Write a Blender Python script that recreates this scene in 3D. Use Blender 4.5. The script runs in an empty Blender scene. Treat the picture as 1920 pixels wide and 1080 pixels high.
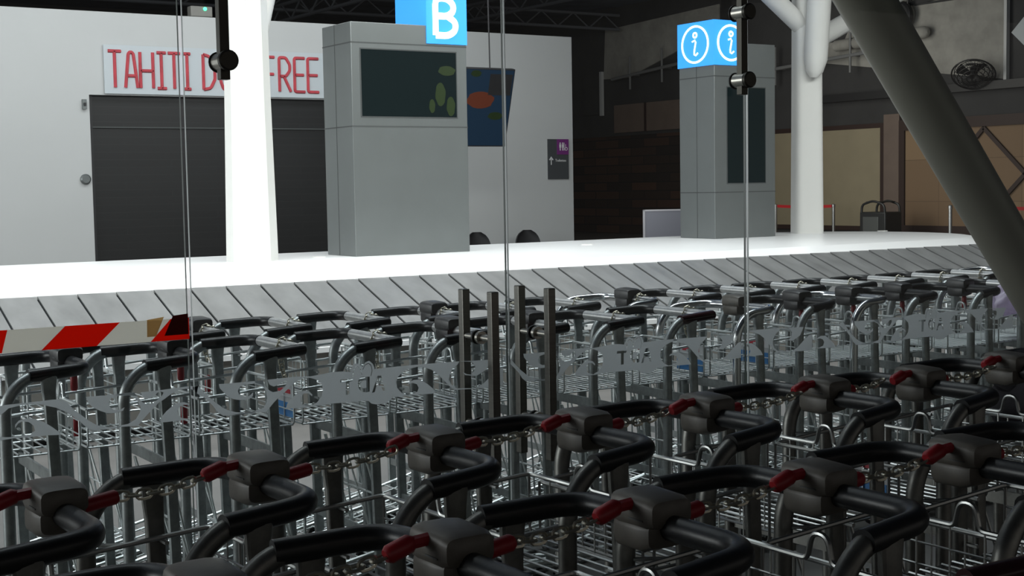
import bpy, math, random
from mathutils import Vector, Matrix
from mathutils.geometry import tessellate_polygon
random.seed(7)
C = bpy.context.scene.collection
sc = bpy.context.scene
# ------------------------------------------------------------------ camera, world, lights, exposure
# world axes: X runs along the glass front, Y goes through it into the baggage hall, Z is up
TH = math.radians(33.02); PI_ = math.atan(190 / 2600.0); RO = 0.017
f0 = Vector((math.sin(TH), math.cos(TH), 0)); r0 = Vector((math.cos(TH), -math.sin(TH), 0)); zz = Vector((0, 0, 1))
fw = f0 * math.cos(PI_) - zz * math.sin(PI_); up0 = zz * math.cos(PI_) + f0 * math.sin(PI_)
rt = r0 * math.cos(RO) - up0 * math.sin(RO); up = up0 * math.cos(RO) + r0 * math.sin(RO)
cam_d = bpy.data.cameras.new('camera'); cam = bpy.data.objects.new('camera', cam_d); C.objects.link(cam)
cam_d.sensor_width = 36; cam_d.lens = 2600 / 1920 * 36; cam_d.clip_end = 200; cam_d.clip_start = .05
mw = Matrix((( rt.x, up.x, -fw.x, 0), (rt.y, up.y, -fw.y, 0), (rt.z, up.z, -fw.z, 1.6), (0, 0, 0, 1)))
cam.matrix_world = mw; sc.camera = cam

w = bpy.data.worlds.new('world'); sc.world = w; w.use_nodes = True
w.node_tree.nodes['Background'].inputs[0].default_value = (1, .96, .90, 1)
w.node_tree.nodes['Background'].inputs[1].default_value = .17

def area(name, loc, size, power, direction=(0, 0, -1), col=(1, 1, 1), spread=180):
    l = bpy.data.lights.new(name, 'AREA'); l.shape = 'RECTANGLE'; l.size, l.size_y = size; l.energy = power; l.color = col
    l.spread = math.radians(spread)
    o = bpy.data.objects.new(name, l); C.objects.link(o); o.location = loc
    o.rotation_euler = Vector(direction).to_track_quat('-Z', 'Y').to_euler()
    return o
# skylight strip over the carousel, daylight from the open left end of the hall, fittings before the far wall, then three added fill lamps
area('skylight_over_carousel', (3.6, 11.6, 5.9), (13, 2.6), 330, (0, 0, -1), (1, 1, 1), 110)
area('daylight_from_hall_end', (-9.8, 12.5, 3.2), (13, 5), 1000, (1, .12, -.05), (.96, .98, 1))
area('fittings_before_far_wall', (6.0, 16.8, 5.9), (12, 1.6), 330, (0, .25, -1), (.97, .98, 1))
area('fill_far_hall', (21, 25, 6.2), (3, 12), 420, (.9, -.1, -.35), (1, .95, .88))  # added fill lamp, turned on the end wall to brighten it
area('fill_over_carts', (3.0, 6.2, 5.6), (10, .8), 110, (0, 0, -1), (.9, .96, 1), 100)  # added lamp that gives the back cart rows their highlights
area('fill_before_carousel', (6, 7.2, 5.8), (19, 1.2), 640, (.12, .8, -1), (1, 1, .99), 130)  # added fill for pylons, trunks and shop wall, spread kept off the near carts
vs = sc.view_settings; vs.view_transform = 'Standard'; vs.look = 'None'; vs.gamma = 1; vs.use_curve_mapping = False; vs.exposure = 0

# ------------------------------------------------------------------ materials
def mat(name, col, rough=.6, metal=0, spec=.5, var=0, scale=8, emit=None, es=0, bump=0, trans=0, coat=0, stretch=None, col2=None):
    m = bpy.data.materials.new(name); m.use_nodes = True; nt = m.node_tree; b = nt.nodes['Principled BSDF']
    b.inputs['Base Color'].default_value = (*col, 1); b.inputs['Roughness'].default_value = rough
    b.inputs['Metallic'].default_value = metal; b.inputs['Specular IOR Level'].default_value = spec
    if coat: b.inputs['Coat Weight'].default_value = coat
    if trans: b.inputs['Transmission Weight'].default_value = trans
    if emit: b.inputs['Emission Color'].default_value = (*emit, 1); b.inputs['Emission Strength'].default_value = es
    if var or bump:
        tc = nt.nodes.new('ShaderNodeTexCoord'); mp = nt.nodes.new('ShaderNodeMapping'); n = nt.nodes.new('ShaderNodeTexNoise')
        if stretch: mp.inputs['Scale'].default_value = stretch
        n.inputs['Scale'].default_value = scale; n.inputs['Detail'].default_value = 6; n.inputs['Roughness'].default_value = .6
        nt.links.new(tc.outputs['Object'], mp.inputs['Vector']); nt.links.new(mp.outputs[0], n.inputs['Vector'])
        if var:
            r = nt.nodes.new('ShaderNodeValToRGB'); r.color_ramp.elements[0].position = .3; r.color_ramp.elements[1].position = .7
            c2 = col2 or tuple(c * (1 - var) for c in col)
            r.color_ramp.elements[0].color = (*c2, 1); r.color_ramp.elements[1].color = (*col, 1)
            nt.links.new(n.outputs['Fac'], r.inputs['Fac']); nt.links.new(r.outputs[0], b.inputs['Base Color'])
        if bump:
            bp = nt.nodes.new('ShaderNodeBump'); bp.inputs['Strength'].default_value = bump; bp.inputs['Distance'].default_value = .01
            nt.links.new(n.outputs['Fac'], bp.inputs['Height']); nt.links.new(bp.outputs[0], b.inputs['Normal'])
    return m
M = dict(
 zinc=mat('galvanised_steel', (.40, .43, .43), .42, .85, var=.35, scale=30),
 wire_shaded=mat('shaded_zinc_wire', (.42, .43, .42), .3, .97), zinc_shaded=mat('shaded_zinc', (.22, .22, .205), .42, .85, var=.35, scale=30),  # darker metal for the near carts, their shade put into the colour
 wire=mat('zinc_wire', (.70, .74, .74), .32, .7), chromes=mat('satin_chrome', (.50, .48, .43), .28, .95),
 chrome=mat('bare_bright_tube', (.60, .62, .63), .22, 1),
 bar=mat('satin_crossbar', (.66, .67, .67), .34, .8, var=.25, scale=25),
 grip=mat('black_rubber_grip', (.012, .013, .014), .36, 0, .45, bump=.05, scale=60),
 wine=mat('dark_wine_grip', (.03, .008, .010), .22, 0, .45),
 unit=mat('grey_beige_plastic', (.11, .10, .085), .45, var=.25, scale=40),
 unitd=mat('dark_grey_plastic', (.05, .05, .052), .42, var=.3, scale=30),
 red=mat('red_plastic', (.27, .006, .012), .42, bump=.1, scale=80),
 chain=mat('dull_chain_steel', (.52, .49, .40), .34, .9),
 tyre=mat('black_wheel_rubber', (.015, .015, .015), .7),
 floor=mat('worn_grey_floor', (.15, .145, .142), .38, 0, .4, var=.22, scale=3),
 ceil=mat('dark_ceiling', (.14, .165, .215), .9, var=.4, scale=1.2),
 pipe=mat('ceiling_pipe', (.14, .15, .17), .6),
 wallw=mat('white_wall_panel', (.52, .53, .53), .6, var=.06, scale=.5),
 wallg=mat('dim_grey_wall', (.06, .06, .062), .9, var=.3, scale=.8),
 plaster=mat('stained_plaster', (.42, .41, .38), .9, var=.35, scale=1.6),
 shutterm=mat('charcoal_shutter', (.017, .018, .019), .45, var=.3, scale=2, stretch=(1, 1, 6)),
 banner=mat('banner_white', (.50, .545, .575), .5),
 redpaint=mat('faded_red_letter', (.55, .055, .075), .6, var=.35, scale=6),
 white=mat('white_paint', (.64, .64, .62), .42, var=.04, scale=2),
 deck=mat('white_deck_laminate', (.80, .81, .82), .28, 0, .5, var=.06, scale=1.2),
 slat=mat('grey_rubber_slat', (.15, .154, .156), .45, 0, .4, var=.38, scale=2.4, bump=.05, stretch=(2.2, 1, 1)),
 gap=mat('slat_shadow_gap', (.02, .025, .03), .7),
 skirt=mat('grey_beige_skirt', (.20, .195, .18), .5, .2),
 kiosk=mat('brushed_grey_cladding', (.175, .19, .19), .38, .55, var=.08, scale=3),
 seam=mat('panel_seam', (.05, .055, .055), .6),
 screen=mat('dark_glass_screen', (.006, .011, .012), .15, 0, .12),
 blue=mat('lit_blue_sign', (.02, .25, .75), .4, emit=(.045, .33, 1.0), es=.82),
 signw=mat('lit_white_glyph', (.9, .9, .9), .4, emit=(1, 1, 1), es=1.15),
 steel=mat('brushed_pull_steel', (.17, .165, .15), .34, .9, var=.2, scale=8, stretch=(1, 1, 30)),
 bronze=mat('dark_bronze_fitting', (.045, .042, .034), .38, .6),
 rubber=mat('black_gasket', (.01, .01, .01), .5),
 frost=mat('frosted_vinyl', (.72, .74, .75), .75),
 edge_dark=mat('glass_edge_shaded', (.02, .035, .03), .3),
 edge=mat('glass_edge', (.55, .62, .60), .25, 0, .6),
 post=mat('grey_steel_column', (.20, .195, .16), .42, .1, var=.08, scale=2),
 dark=mat('black_plastic', (.02, .02, .022), .5),
 binm=mat('dark_bin_metal', (.04, .043, .045), .4, .4),
 belt=mat('red_belt', (.55, .012, .02), .6),
 postm=mat('chrome_post', (.55, .56, .57), .25, .9),
 cream=mat('cream_wall_panel', (.36, .31, .21), .8, var=.12, scale=1.5),
 trimd=mat('dark_brown_trim', (.035, .016, .012), .6),
 pink=mat('dusty_pillar_paint', (.20, .15, .125), .8, var=.15, scale=2),
 purple=mat('purple_sign', (.15, .02, .16), .5),
 darksign=mat('dark_grey_sign', (.05, .055, .06), .5),
 pale=mat('pale_sign_text', (.65, .65, .65), .5),
 cloth=mat('black_cloth', (.012, .010, .014), .8, bump=.4, scale=50),
 cloth2=mat('dark_wine_cloth', (.05, .010, .016), .8, bump=.3, scale=40),
 adw=mat('advert_white', (.55, .56, .57), .4),
 adb=mat('advert_blue', (.03, .15, .42), .4, var=.5, scale=25, col2=(.05, .25, .55)),
 adr=mat('advert_red', (.5, .02, .04), .4),
 framew=mat('pale_blue_board', (.13, .14, .18), .5),
 tapew=mat('barrier_tape_white', (.95, .93, .87), .45),
 taper=mat('barrier_tape_red', (.95, .07, .015), .45),
 taped=mat('barrier_tape_doubled', (.16, .008, .006), .45),
 glue=mat('brown_parcel_tape', (.80, .62, .38), .3),
)
def lit(m):  # barrier tape and frosted film pass some light through from behind
    nt = m.node_tree; b = nt.nodes['Principled BSDF']; t = nt.nodes.new('ShaderNodeBsdfTranslucent'); mx = nt.nodes.new('ShaderNodeMixShader')
    t.inputs[0].default_value = b.inputs['Base Color'].default_value; mx.inputs[0].default_value = .75
    nt.links.new(b.outputs[0], mx.inputs[1]); nt.links.new(t.outputs[0], mx.inputs[2]); nt.links.new(mx.outputs[0], nt.nodes['Material Output'].inputs[0])
for k in ('frost', 'tapew', 'taper', 'taped', 'glue'): lit(M[k])
def glass_mat():
    m = bpy.data.materials.new('clear_door_glass'); m.use_nodes = True; nt = m.node_tree; nt.nodes.clear()
    o = nt.nodes.new('ShaderNodeOutputMaterial'); mx = nt.nodes.new('ShaderNodeMixShader'); t = nt.nodes.new('ShaderNodeBsdfTransparent')
    g = nt.nodes.new('ShaderNodeBsdfGlossy'); f = nt.nodes.new('ShaderNodeFresnel'); f.inputs[0].default_value = 1.35
    t.inputs[0].default_value = (.955, .975, .965, 1); g.inputs['Roughness'].default_value = .01
    ge = nt.nodes.new('ShaderNodeNewGeometry'); sb = nt.nodes.new('ShaderNodeMath'); sb.operation = 'SUBTRACT'; sb.inputs[0].default_value = 1
    ml = nt.nodes.new('ShaderNodeMath'); ml.operation = 'MULTIPLY'   # reflect on the entry face only, the slab has no refraction
    nt.links.new(ge.outputs['Backfacing'], sb.inputs[1]); nt.links.new(sb.outputs[0], ml.inputs[0]); nt.links.new(f.outputs[0], ml.inputs[1])
    nt.links.new(ml.outputs[0], mx.inputs[0]); nt.links.new(t.outputs[0], mx.inputs[1]); nt.links.new(g.outputs[0], mx.inputs[2]); nt.links.new(mx.outputs[0], o.inputs[0])
    return m
M['glass'] = glass_mat()
def bag_mat():
    m = bpy.data.materials.new('lavender_thin_plastic'); m.use_nodes = True; nt = m.node_tree; b = nt.nodes['Principled BSDF']
    b.inputs['Base Color'].default_value = (.88, .80, .95, 1); b.inputs['Roughness'].default_value = .25
    t = nt.nodes.new('ShaderNodeBsdfTranslucent'); t.inputs[0].default_value = (.90, .82, .97, 1); mx = nt.nodes.new('ShaderNodeMixShader'); mx.inputs[0].default_value = .5
    nt.links.new(b.outputs[0], mx.inputs[1]); nt.links.new(t.outputs[0], mx.inputs[2]); nt.links.new(mx.outputs[0], nt.nodes['Material Output'].inputs[0]); return m
M['bag'] = bag_mat()
def brick_mat(name, c1, c2, mortar, scale, bw=.5, rh=.25, ms=.02, rough=.8, off=.5):
    m = bpy.data.materials.new(name); m.use_nodes = True; nt = m.node_tree; b = nt.nodes['Principled BSDF']; b.inputs['Roughness'].default_value = rough
    tc = nt.nodes.new('ShaderNodeTexCoord'); sp = nt.nodes.new('ShaderNodeSeparateXYZ'); cb = nt.nodes.new('ShaderNodeCombineXYZ'); br = nt.nodes.new('ShaderNodeTexBrick')
    nt.links.new(tc.outputs['Object'], sp.inputs[0]); ad = nt.nodes.new('ShaderNodeMath'); ad.operation = 'ADD'
    nt.links.new(sp.outputs[0], ad.inputs[0]); nt.links.new(sp.outputs[1], ad.inputs[1])
    nt.links.new(ad.outputs[0], cb.inputs[0]); nt.links.new(sp.outputs[2], cb.inputs[1]); nt.links.new(cb.outputs[0], br.inputs['Vector'])
    br.inputs['Color1'].default_value = (*c1, 1); br.inputs['Color2'].default_value = (*c2, 1); br.inputs['Mortar'].default_value = (*mortar, 1)
    br.inputs['Scale'].default_value = scale; br.inputs['Brick Width'].default_value = bw; br.inputs['Row Height'].default_value = rh; br.inputs['Mortar Size'].default_value = ms
    br.offset = off
    nt.links.new(br.outputs['Color'], b.inputs['Base Color']); return m
M['brick'] = brick_mat('dark_timber_blocks', (.085, .038, .022), (.020, .014, .012), (.012, .010, .009), 1, 1.3, .28, .02)
M['wood'] = brick_mat('plywood_sheets', (.30, .20, .115), (.24, .155, .09), (.17, .11, .065), 1, 1.22, 1.05, .008, .7, 0)
M['shutter'] = brick_mat('shutter_slats', (.0085, .009, .0095), (.0065, .007, .0075), (.012, .0125, .013), 1, 1.4, .11, .007, .4)
M['floor'] = M['floor']

# ------------------------------------------------------------------ mesh helpers
class MB:
    def __init__(s): s.v = []; s.f = []; s.m = []; s.mats = []
    def mi(s, m):
        if m not in s.mats: s.mats.append(m)
        return s.mats.index(m)
    def add(s, vs, fs, m):
        o = len(s.v); s.v += [tuple(v) for v in vs]; k = s.mi(m)
        for f in fs: s.f.append(tuple(i + o for i in f)); s.m.append(k)
        return s
    def box(s, a, b, m, R=None, o=(0, 0, 0)):
        x0, y0, z0 = a; x1, y1, z1 = b
        vs = [Vector(p) for p in ((x0,y0,z0),(x1,y0,z0),(x1,y1,z0),(x0,y1,z0),(x0,y0,z1),(x1,y0,z1),(x1,y1,z1),(x0,y1,z1))]
        if R: vs = [R @ v + Vector(o) for v in vs]
        return s.add(vs, [(0,3,2,1),(4,5,6,7),(0,1,5,4),(1,2,6,5),(2,3,7,6),(3,0,4,7)], m)
    def loft(s, rings, m, close=True, caps=True):
        n = len(rings[0]); vs = [p for r in rings for p in r]; fs = []
        for i in range(len(rings) - 1):
            for j in range(n if close else n - 1):
                a = i * n + j; b = i * n + (j + 1) % n; fs.append((a, b, b + n, a + n))
        if caps and close: fs += [tuple(range(n - 1, -1, -1)), tuple(range((len(rings) - 1) * n, len(rings) * n))]
        return s.add(vs, fs, m)
    def tube(s, pts, r, m, n=8, ry=None, upv=None, rs=None, caps=True):
        pts = [Vector(p) for p in pts]; rings = []; prev = None
        for i, p in enumerate(pts):
            a = pts[max(0, i - 1)]; b = pts[min(len(pts) - 1, i + 1)]; t = (b - a).normalized()
            if prev is None:
                u_ = Vector(upv) if upv else (Vector((0, 0, 1)) if abs(t.z) < .9 else Vector((1, 0, 0)))
            else: u_ = prev
            u_ = (u_ - t * u_.dot(t)).normalized(); prev = u_; v_ = t.cross(u_)
            ra = rs[i] if rs else r; rb = (ry if ry else r) * (ra / r)
            rings.append([p + u_ * math.cos(2 * math.pi * k / n) * ra + v_ * math.sin(2 * math.pi * k / n) * rb for k in range(n)])
        return s.loft(rings, m, True, caps)
    def lathe(s, prof, m, n=24, c=(0, 0, 0), ax=None):
        R = Vector((0, 0, 1)).rotation_difference(Vector(ax)).to_matrix() if ax else Matrix.Identity(3)
        return s.loft([[R @ Vector((r * math.cos(2 * math.pi * k / n), r * math.sin(2 * math.pi * k / n), z)) + Vector(c) for k in range(n)] for r, z in prof], m)
    def torus(s, c, R_, r, m, ax=(0, 0, 1), n=24, k=6, sx=1, sy=1, rot=0):
        q = Vector((0, 0, 1)).rotation_difference(Vector(ax)).to_matrix() @ Matrix.Rotation(rot, 3, 'Z'); vs = []; fs = []
        for i in range(n):
            a = 2 * math.pi * i / n
            for j in range(k):
                b = 2 * math.pi * j / k; rr = R_ + r * math.cos(b)
                vs.append(q @ Vector((math.cos(a) * (R_ * sx + r * math.cos(b)), math.sin(a) * (R_ * sy + r * math.cos(b)), r * math.sin(b))) + Vector(c))
                fs.append((i * k + j, ((i + 1) % n) * k + j, ((i + 1) % n) * k + (j + 1) % k, i * k + (j + 1) % k))
        return s.add(vs, fs, m)
    def prism(s, loops, fn, d, m):
        # loops: outline followed by holes, 2D; fn maps (a, b, depth) to a point
        tri = tessellate_polygon([[Vector((a, b, 0)) for a, b in L] for L in loops]); flat = [p for L in loops for p in L]; N = len(flat)
        vs = [fn(a, b, 0) for a, b in flat] + [fn(a, b, d) for a, b in flat]; fs = [tuple(t) for t in tri] + [tuple(i + N for i in reversed(t)) for t in tri]; o = 0
        for L in loops:
            k = len(L)
            for i in range(k): fs.append((o + i, o + (i + 1) % k, o + (i + 1) % k + N, o + i + N))
            o += k
        return s.add(vs, fs, m)
    def build(s, name, parent=None, smooth=True, bevel=0, ang=35):
        me = bpy.data.meshes.new(name); me.from_pydata(s.v, [], s.f)
        for m in s.mats: me.materials.append(M[m] if isinstance(m, str) else m)
        me.polygons.foreach_set('material_index', s.m)
        import bmesh
        b = bmesh.new(); b.from_mesh(me); bmesh.ops.recalc_face_normals(b, faces=b.faces[:]); b.to_mesh(me); b.free()
        if smooth:
            me.polygons.foreach_set('use_smooth', [True] * len(me.polygons)); me.set_sharp_from_angle(angle=math.radians(ang))
        me.update()
        o = bpy.data.objects.new(name, me); C.objects.link(o); o.parent = parent
        if bevel:
            bv = o.modifiers.new('bevel', 'BEVEL'); bv.width = bevel; bv.segments = 3; bv.limit_method = 'ANGLE'; bv.angle_limit = math.radians(40)
        return o
def fillet(pts, r, seg=5):
    pts = [Vector(p) for p in pts]; rr = r if isinstance(r, (list, tuple)) else [r] * len(pts); out = [pts[0]]
    for i in range(1, len(pts) - 1):
        a, p, b = pts[i - 1], pts[i], pts[i + 1]; q = min(rr[i], (a - p).length * .49, (b - p).length * .49)
        s_ = p + (a - p).normalized() * q; e = p + (b - p).normalized() * q
        for k in range(seg + 1):
            t = k / seg; out.append(s_ * (1 - t) ** 2 + p * 2 * t * (1 - t) + e * t * t)
    out.append(pts[-1]); return out
def thing(name, label, cat, loc=(0, 0, 0), rz=0, group=None):
    o = bpy.data.objects.new(name, None); C.objects.link(o); o.location = loc; o.rotation_euler = (0, 0, rz); o.empty_display_size = .1
    o['label'] = label; o['category'] = cat
    if group: o['group'] = group
    return o
def tag(o, label, cat, group=None):
    o['label'] = label; o['category'] = cat
    if group: o['group'] = group
    return o
def struct(o): o['kind'] = 'structure'; return o
# ------------------------------------------------------------------ the setting
struct(MB().box((-10, -3, -.1), (32, 44, 0), 'floor').build('floor', smooth=False))
cm = MB().box((-10, -3, 7.4), (32, 44, 7.6), 'ceil')
struct(cm.build('ceiling', smooth=False))
# lobby ceiling on the camera's side of the glass
struct(MB().box((-10, -3, 3.3), (32, 3.3, 3.4), 'ceil').build('ceiling_lobby', smooth=False))
# white shop wall: a freestanding block with the shop in it
wb = MB().box((-10, 20.1, 0), (5.88, 20.4, 4.21), 'wallw').box((9.75, 20.1, 0), (14.4, 20.4, 4.21), 'wallw').box((5.88, 20.1, 3.02), (9.75, 20.4, 4.21), 'wallw')
wb.box((14.2, 20.4, 0), (14.4, 27, 4.21), 'wallw')
struct(wb.build('wall_shop', smooth=False))
struct(MB().box((28, 19.0, 0), (28.3, 44, 7.4), 'wallg').box((28, -3, 0), (28.3, 19, 7.4), 'wallg').build('wall_end', smooth=False))
struct(MB().box((-10, 43.8, 0), (28, 44, 7.4), 'wallg').build('wall_back', smooth=False))
struct(MB().box((28.3, -3, 0), (32, 44, .02), 'wallg').build('trim_1', smooth=False))
# claddings on the end wall
struct(MB().box((27.94, 31.0, 0), (28, 43.5, 3.2), 'brick').build('trim_2', smooth=False))
struct(MB().box((27.92, 25.2, .40), (28, 31, 2.97), 'cream').build('trim_3', smooth=False))
fr = MB()
fr.box((27.9, 25.2, 2.97), (28, 31, 3.09), 'trimd').box((27.9, 25.08, 0), (28, 25.2, 3.09), 'trimd').box((27.9, 25.2, .28), (28, 31, .40), 'trimd')
fr.box((27.88, 24.38, 0), (28, 24.56, 3.12), 'trimd').box((27.86, 19.0, 2.86), (28, 24.38, 3.12), 'trimd').box((27.88, 19.0, .22), (28, 24.38, .44), 'trimd')
def stick(mb, a, b, wd, m, x0=27.87, x1=27.95):
    a = Vector((0, a[0], a[1])); b = Vector((0, b[0], b[1])); t = (b - a).normalized(); nrm = Vector((0, -t.z, t.y)) * wd / 2
    vs = [Vector((x, 0, 0)) + p for x in (x0, x1) for p in (a - nrm, a + nrm, b + nrm, b - nrm)]
    mb.add(vs, [(0,1,2,3),(7,6,5,4),(0,4,5,1),(1,5,6,2),(2,6,7,3),(3,7,4,0)], m)
for a, b in (((21.94, 2.82), (20.75, 1.70)), ((20.75, 1.70), (21.94, .58)), ((21.94, .58), (23.1, 1.70)), ((23.1, 1.70), (21.94, 2.82))): stick(fr, a, b, .10, 'trimd')
struct(fr.build('trim_4', smooth=False))
struct(MB().box((27.93, 19.0, .0), (28, 24.38, 2.86), 'wood').build('trim_5', smooth=False))
struct(MB().box((27.9, 24.56, 0), (28.0, 25.08, 3.3), 'pink').build('trim_6', smooth=False))
pl = MB()
pl.prism([[(21.4, 3.95), (27.9, 4.9), (27.9, 5.3), (26.5, 5.35), (25.2, 7.4), (21.4, 7.4)]], lambda a, b, d: (27.95 - d, a, b), -.05, 'plaster')
pl.prism([[(37.2, 5.1), (35.9, 5.05), (33.4, 5.7), (31.5, 6.1), (31.5, 6.9), (37.1, 6.7)]], lambda a, b, d: (27.95 - d, a, b), -.05, 'plaster')
struct(pl.build('trim_7', smooth=False))
pc = MB().box((27.75, 14, 3.72), (28, 27.5, 3.92), 'dark').box((27.85, 21.28, 3.92), (27.97, 21.36, 7.4), 'adw')
pc.prism([[(23.4, 6.05), (24.25, 6.0), (24.3, 6.9), (24.22, 6.95), (24.2, 6.12), (23.4, 6.15)]], lambda a, b, d: (27.9 - d, a, b), -.1, 'wallg')
pc.box((27.92, 21.6, 5.98), (27.96, 24.1, 6.03), 'wallg')
struct(pc.build('trim_8', smooth=False))
# dim window panels and posts high on the end wall
wn = MB().box((27.9, 37.3, 3.95), (27.98, 38.3, 5.3), 'wallg').box((27.85, 37.2, 3.9), (27.95, 37.32, 5.35), 'adw').box((27.9, 33.0, 3.3), (27.95, 36.6, 4.2), 'pink').box((27.88, 34.9, 3.3), (27.93, 35.0, 4.2), 'trimd')
struct(wn.build('window_1', smooth=False))

# ceiling services: pipe racks with droppers, beams
M['pipe2'] = mat('pale_service_pipe', (.20, .205, .21), .6)
for (y0, y1, z0, z1, x, lb) in ((25.4, 29.6, 4.92, 4.72, 27.6, 'pale service pipe with short droppers right of the round white trunk'), (31.5, 36.3, 5.36, 5.02, 27.6, 'pale service pipe with droppers left of the information pylon')):
    m = MB().tube([(x, y0, z0), (x, y1, z1)], .05, 'pipe2', 8)
    for i in range(3):
        t = (i + .4) / 3; y = y0 + (y1 - y0) * t; z = z0 + (z1 - z0) * t; m.tube([(x, y, z + .6), (x, y, z - .45)], .035, 'pipe2', 6); m.tube([(x, y, z), (27.985, y, z)], .025, 'pipe2', 6)
    tag(m.build('service_pipe'), lb, 'pipe', 'pale service pipes on the end wall')
for i, (x0, y0, x1, y1, z) in enumerate(((-10, 24, 27.7, 24, 6.9), (-10, 30, 27.7, 30, 6.9), (-10, 36, 27.7, 36, 6.6), (16, 20.5, 16, 43, 6.3), (22, 16, 22, 43, 6.6), (-10, 17.2, 27.7, 17.2, 6.9))):
    m = MB(); d = Vector((x1 - x0, y1 - y0, 0)); L = d.length; d.normalize(); N = int(L / 1.2)
    m.tube([(x0, y0, z), (x1, y1, z)], .05, 'pipe', 6); m.tube([(x0, y0, z + .45), (x1, y1, z + .45)], .05, 'pipe', 6)
    for k in range(N):
        a = Vector((x0, y0, z)) + d * (k * L / N); b = Vector((x0, y0, z + .45)) + d * ((k + .5) * L / N); c = Vector((x0, y0, z)) + d * ((k + 1) * L / N)
        m.tube([a, b, c], .025, 'pipe', 5)
    struct(m.build('trim_%d' % (10 + i)))

# ------------------------------------------------------------------ shop front
sh = thing('roller_shutter', 'closed charcoal roller shutter across the shop opening under the red lettered banner', 'shutter', (7.8, 20.2, 0))
def loc(o, t): return o
s1 = MB().box((-1.92, .0, 0), (1.95, .04, 3.02), 'shutter').build('curtain', sh, smooth=False)
MB().box((-1.92, -.03, 2.55), (1.95, 0, 2.57), 'seam').build('slat_joint', sh, smooth=False)
MB().box((-1.92, -.05, 0), (-1.87, .04, 3.02), 'dark').build('guide_rail', sh, smooth=False)
MB().box((1.90, -.05, 0), (1.95, .04, 3.02), 'dark').build('guide_rail', sh, smooth=False)
bn = thing('banner', 'white banner with red hand-drawn capitals above the closed shutter', 'sign', (7.95, 20.08, 3.04))
MB().box((-1.85, -.02, 0), (1.85, .0, .70), 'banner').build('panel', bn, smooth=False)
G = {'T': [[(0, 1), (1, 1)], [(.5, 1), (.5, 0)]], 'A': [[(0, 0), (.3, .95), (.5, 1), (.7, .95), (1, 0)], [(.15, .33), (.85, .33)]],
 'H': [[(0, 0), (0, 1)], [(1, 0), (1, 1)], [(0, .48), (1, .48)]], 'I': [[(0, 1), (1, 1)], [(.5, 1), (.5, 0)], [(0, 0), (1, 0)]],
 'D': [[(0, 0), (0, 1)], [(0, 1), (.55, .95), (1, .7), (1, .3), (.6, .04), (0, 0)]], 'U': [[(0, 1), (0, .25), (.25, .02), (.7, .02), (1, .25), (1, 1)]],
 'Y': [[(0, 1), (.5, .5), (1, 1)], [(.5, .5), (.5, 0)]], 'F': [[(0, 0), (0, 1), (1, 1)], [(0, .5), (.9, .5)]],
 'R': [[(0, 0), (0, 1), (.6, 1), (.95, .8), (.95, .62), (.6, .45), (0, .45)], [(.4, .45), (1, 0)]], 'E': [[(1, 1), (0, 1), (0, 0), (1, 0)], [(0, .5), (.9, .5)]],
 'B': [[(0, 0), (0, 1), (.6, 1), (.9, .85), (.9, .65), (.6, .52), (0, .52)], [(.6, .52), (1, .38), (1, .15), (.65, 0), (0, 0)]]}
def strokes(mb, ch, x, z, wd, h, t, fn, m, rad=.03):
    for L in G[ch]:
        P = fillet([(x + a * wd, 0, z + b * h) for a, b in L], rad, 3)
        P = [Vector(fn(p.x, p.z)) for p in P]; mb.tube(P, t, m, 6, ry=t)
lt = MB()
# letter left edges along the banner, metres from its middle
for ch, x, wd in (('T', -1.79, .19), ('A', -1.545, .18), ('H', -1.32, .19), ('I', -1.07, .135), ('T', -.90, .18), ('I', -.66, .10),
                  ('D', -.36, .18), ('U', -.09, .17), ('T', .15, .18), ('Y', .39, .18), ('F', .635, .15), ('R', .865, .185), ('E', 1.12, .17), ('E', 1.345, .18)):
    strokes(lt, ch, x, .09, wd, .52, .025, lambda a, b: (a, -.022, b), 'redpaint')
lt.build('lettering', bn)
k_ = thing('door_knob_plate', 'round grey wall fitting left of the shutter', 'fitting', (5.78, 20.1, 1.81))
MB().lathe([(.0, 0), (.075, 0), (.075, .03), (.055, .05), (0, .05)], 'kiosk', 20, (0, 0, 0), (0, -1, 0)).build('disc', k_)
tag(MB().box((5.77, 20.05, 2.81), (5.83, 20.1, 2.95), 'kiosk').box((5.785, 20.03, 2.86), (5.815, 20.05, 2.90), 'dark').build('shutter_switch', smooth=False), 'small grey switch box high beside the shutter corner', 'switch')
el = thing('emergency_light', 'small pale box with a green light on top of the white shop wall', 'light', (7.62, 20.2, 4.215))
MB().box((-.17, -.08, 0), (.17, .08, .16), 'skirt').build('housing', el, bevel=.015)
M['green'] = mat('green_led', (.02, .8, .2), .4, emit=(.08, 1, .35), es=3.0)
MB().lathe([(0, 0), (.028, 0), (.028, .012), (0, .02)], 'green', 12, (.05, -.08, .12), (0, -1, 0)).build('indicator', el)
ts = thing('toilet_sign', 'dark toilet sign with a purple square and an upward arrow on the white wall', 'sign', (14.07, 20.1, 2.07))
MB().box((-.22, -.02, -.35), (.22, 0, .35), 'darksign').build('panel', ts, smooth=False)
MB().box((-.03, -.026, .08), (.22, -.02, .35), 'purple').build('purple_square', ts, smooth=False)
pg = MB()
for x in (.02, .075):   # two standing figures
    pg.box((x, -.030, .20), (x + .035, -.026, .26), 'pale').box((x + .008, -.030, .15), (x + .027, -.026, .2), 'pale').lathe([(0, 0), (.013, 0), (.013, .004), (0, .004)], 'pale', 10, (x + .0175, -.026, .278), (0, -1, 0))
pg.box((.12, -.03, .15), (.126, -.026, .29), 'pale').torus((.165, -.028, .178), .026, .005, 'pale', (0, -1, 0), 14, 4).box((.15, -.03, .19), (.158, -.026, .26), 'pale').box((.15, -.03, .2), (.185, -.026, .208), 'pale')
pg.build('pictograms', ts)
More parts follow.
